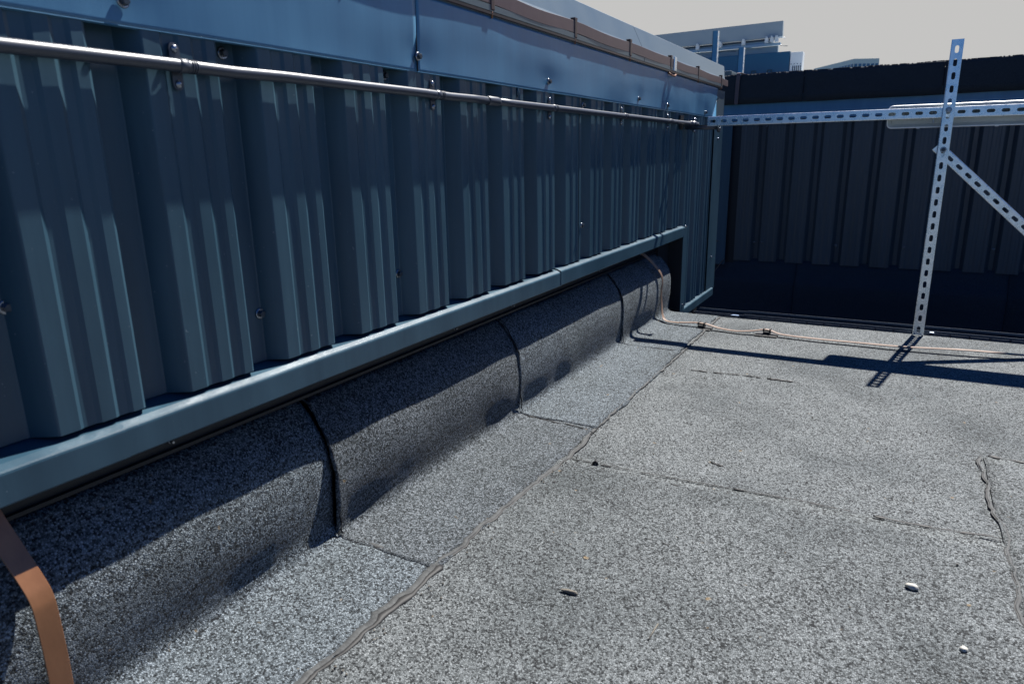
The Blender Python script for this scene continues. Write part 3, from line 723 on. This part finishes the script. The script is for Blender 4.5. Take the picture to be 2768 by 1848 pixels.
# ------------------------------------------------------------------ rooftop things beyond
nb = thing('neighbour_building', (-1.5, 9.5, -12), 'low building hidden behind the parapet carrying the cabinet and pale panels', 'building')
b = MB(); b.box((-9, 7.2, -12), (-.2, 13, 1.44)); b.build('wall', M_panel, nb)
pn = thing('panel_array', (-1.7, 8.0, 1.44), 'large pale grey sloping panel held by white clamps above a blue rail, behind the coping', 'panels')
def slab(P, y, t, nm, m, par):
    b = MB(); b.quad(*[(x, y, z) for x, z in P]); b.quad(*[(x, y + t, z) for x, z in reversed(P)])
    for (xa, za), (xb, zb) in zip(P, P[1:] + P[:1]): b.quad((xa, y, za), (xb, y, zb), (xb, y + t, zb), (xa, y + t, za))
    return b.build(nm, m, par)
slab([(-4.2, 1.985), (-1.244, 2.022), (-1.239, 1.874), (-4.2, 1.838)], 8.0, .05, 'upper_panel', M_panel, pn)
slab([(-4.2, 1.832), (-1.30, 1.868), (-1.30, 1.850), (-4.2, 1.815)], 8.02, .03, 'dark_edge', M_screw, pn)
slab([(-4.2, 1.812), (-1.257, 1.822), (-1.257, 1.800), (-4.2, 1.790)], 8.01, .05, 'blue_rail', M_panelb, pn)
slab([(-4.2, 1.846), (-1.33, 1.850), (-1.33, 1.824), (-4.2, 1.814)], 8.04, .03, 'blue_rail', M_panelb, pn)
slab([(-4.2, 1.786), (-1.283, 1.797), (-1.277, 1.60), (-4.2, 1.60)], 8.05, .05, 'lower_panel', M_panel, pn)
for x in (-2.089, -1.851, -1.614, -1.385, -1.335, -1.29):
    z = 1.843 + (x + 2.089) * .012
    b = MB(); b.box((x - .018, 7.96, z - .028), (x + .018, 8.0, z + .014), bev=.004); b.box((x - .010, 7.95, z + .010), (x + .010, 7.99, z + .030), bev=.003); b.build('clamp', M_white, pn)
b = MB(); b.tube(smooth([(-1.30, 8.0, 1.852), (-1.26, 8.0, 1.866), (-1.23, 8.0, 1.864), (-1.21, 8.0, 1.856)]), .004, 8); b.build('cable_end', M_white, pn)
b = MB(); b.tube(smooth([(-1.26, 8.0, 1.797), (-1.22, 8.0, 1.785), (-1.18, 8.0, 1.780)]), .003, 8); b.build('wire', M_screw, pn); b = MB(); b.tube(smooth([(-1.90, 7.96, 1.755), (-1.80, 7.96, 1.775), (-1.68, 7.96, 1.765)]), .003, 8); b.build('wire', M_screw, pn)
for x in (-3.6, -2.6, -1.6):
    b = MB(); b.box((x, 8.06, 1.44), (x + .05, 8.11, 1.86)); b.build('support', M_galvblue, pn)
cb = thing('rooftop_cabinet', (-1.5, 7.9, 1.44), 'dark blue rooftop cabinet with a white louvred side', 'cabinet')
b = MB(); b.box((-2.6, 7.85, 1.47), (-1.132, 8.0, 1.712), bev=.004); b.build('body', M_box, cb)
b = MB(); b.box((-1.128, 7.86, 1.47), (-1.012, 7.99, 1.700), bev=.004); sdp = b.build('side_unit', M_panel, cb)
sdp.data.materials[0] = M_white
for k in range(5): b = MB(); b.box((-1.100 + k * .018, 7.855, 1.47), (-1.093 + k * .018, 7.86, 1.572)); b.build('louvre', M_screw, sdp)
for k in range(4): b = MB(); b.box((-1.120 + k * .030, 7.853, 1.586), (-1.112 + k * .030, 7.86, 1.592)); b.build('fixing', M_screw, sdp)
for x in (-1.469, -1.315):
    b = MB(); b.box((x - .022, 7.84, 1.545), (x + .022, 7.85, 1.549)); b.box((x - .022, 7.84, 1.50), (x - .018, 7.85, 1.545)); b.box((x + .018, 7.84, 1.50), (x + .022, 7.85, 1.545)); b.build('bracket', M_black, cb)

# far office block (three facade corners measured, 240 m away)
ob = thing('office_building', (-16.7, 240, -12), 'pale blue-grey office block with a row of windows on the skyline', 'building')
A = Vector((-29.7, 260, 0)); B = Vector((-16.7, 240, 0)); Cc = Vector((-10.2, 243.5, 0)); Dd = Vector((-23, 263, 0)); TOP = 26.3
b = MB()
for p, q in ((A, B), (B, Cc), (Cc, Dd), (Dd, A)): b.quad((p.x, p.y, -12), (q.x, q.y, -12), (q.x, q.y, TOP), (p.x, p.y, TOP))
b.quad(*[(p.x, p.y, TOP) for p in (A, B, Cc, Dd)]); b.build('wall', M_build, ob)
def windows(p, q, n, z0, z1):
    d_ = (q - p); L_ = d_.length; d_.normalize(); nn = Vector((d_.y, -d_.x, 0))
    for k in range(n):
        a = p + d_ * (L_ * (k + .18) / n) + nn * .12; c = p + d_ * (L_ * (k + .82) / n) + nn * .12
        b = MB(); b.quad((a.x, a.y, z0), (c.x, c.y, z0), (c.x, c.y, z1), (a.x, a.y, z1)); b.quad((a.x - nn.x * .1, a.y - nn.y * .1, z0), (c.x - nn.x * .1, c.y - nn.y * .1, z0), (c.x - nn.x * .1, c.y - nn.y * .1, z1), (a.x - nn.x * .1, a.y - nn.y * .1, z1))
        b.build('window', M_glass, ob)
for zz in (23.0, 20.0): windows(A, B, 14, zz, zz + 1.9)
for zz in (23.0, 20.0): windows(B, Cc, 6, zz, zz + 1.9)

# ------------------------------------------------------------------ loose bits on the roof
def pebble(x, y, r, sx, sy, sz, seed, nm, m, lb, cat):
    bm_ = bmesh.new(); bmesh.ops.create_icosphere(bm_, subdivisions=3, radius=r)
    for v in bm_.verts:
        v.co *= 1 + .28 * nz(v.co.x / r * 1.3, v.co.y / r * 1.3, v.co.z / r * 1.3 + seed); v.co = Vector((v.co.x * sx, v.co.y * sy, v.co.z * sz))
    b = MB(); b.bm(bm_, Matrix.Translation((x, y, .004 + r * sz * .8)) @ Matrix.Rotation(seed, 4, 'Z'), True)
    return tag(b.build(nm, m), lb, cat)
pebble(.091, 1.286, .009, 1.25, .8, .55, 2.9, 'pebble', M_stone, 'small white pebble lying on the sunlit roof felt at right', 'pebble')
pebble(.161, 1.142, .006, 1.1, .9, .5, 1.2, 'pebble', M_stone, 'tiny pale crumb on the roof felt nearest the lower right corner', 'pebble')
pebble(-.443, .995, .009, 1.9, .45, .4, .1, 'debris_chip', M_debris, 'thin brown-grey chip lying flat on the felt right of the seam', 'debris')
b = MB(); b.tube([(-.612, 1.512, .006), (-.604, 1.516, .010), (-.598, 1.512, .006)], [.003, .0055, .003], 8); tag(b.build('debris_lump', M_crack), 'black bitumen lump on the thin cross joint near the seam', 'debris')
b = MB(); b.tube([(-.28, .94, .0045), (-.278, .985, .0045)], .0012, 6); tag(b.build('twig', M_debris), 'hair-thin dark twig lying on the felt in the foreground', 'twig')

# loose grit gathered along the laps (too many to count)
b = MB(); random.seed(21)
for k in range(240):
    if k % 3: y = random.uniform(.5, 3.2); x = -.69 + abs(random.gauss(0, .03))
    else: x = random.uniform(-.65, .9); y = random.uniform(.9, 3.1)
    q = random.uniform(.0010, .0026); bm_ = bmesh.new(); bmesh.ops.create_icosphere(bm_, subdivisions=1, radius=q)
    for v in bm_.verts: v.co *= random.uniform(.7, 1.2)
    b.bm(bm_, Matrix.Translation((x, y, .0045 + q * .5)))
o = b.build('grit', M_debris); o['kind'] = 'stuff'; tag(o, 'fine loose grit scattered on the roof felt and along the laps', 'grit')
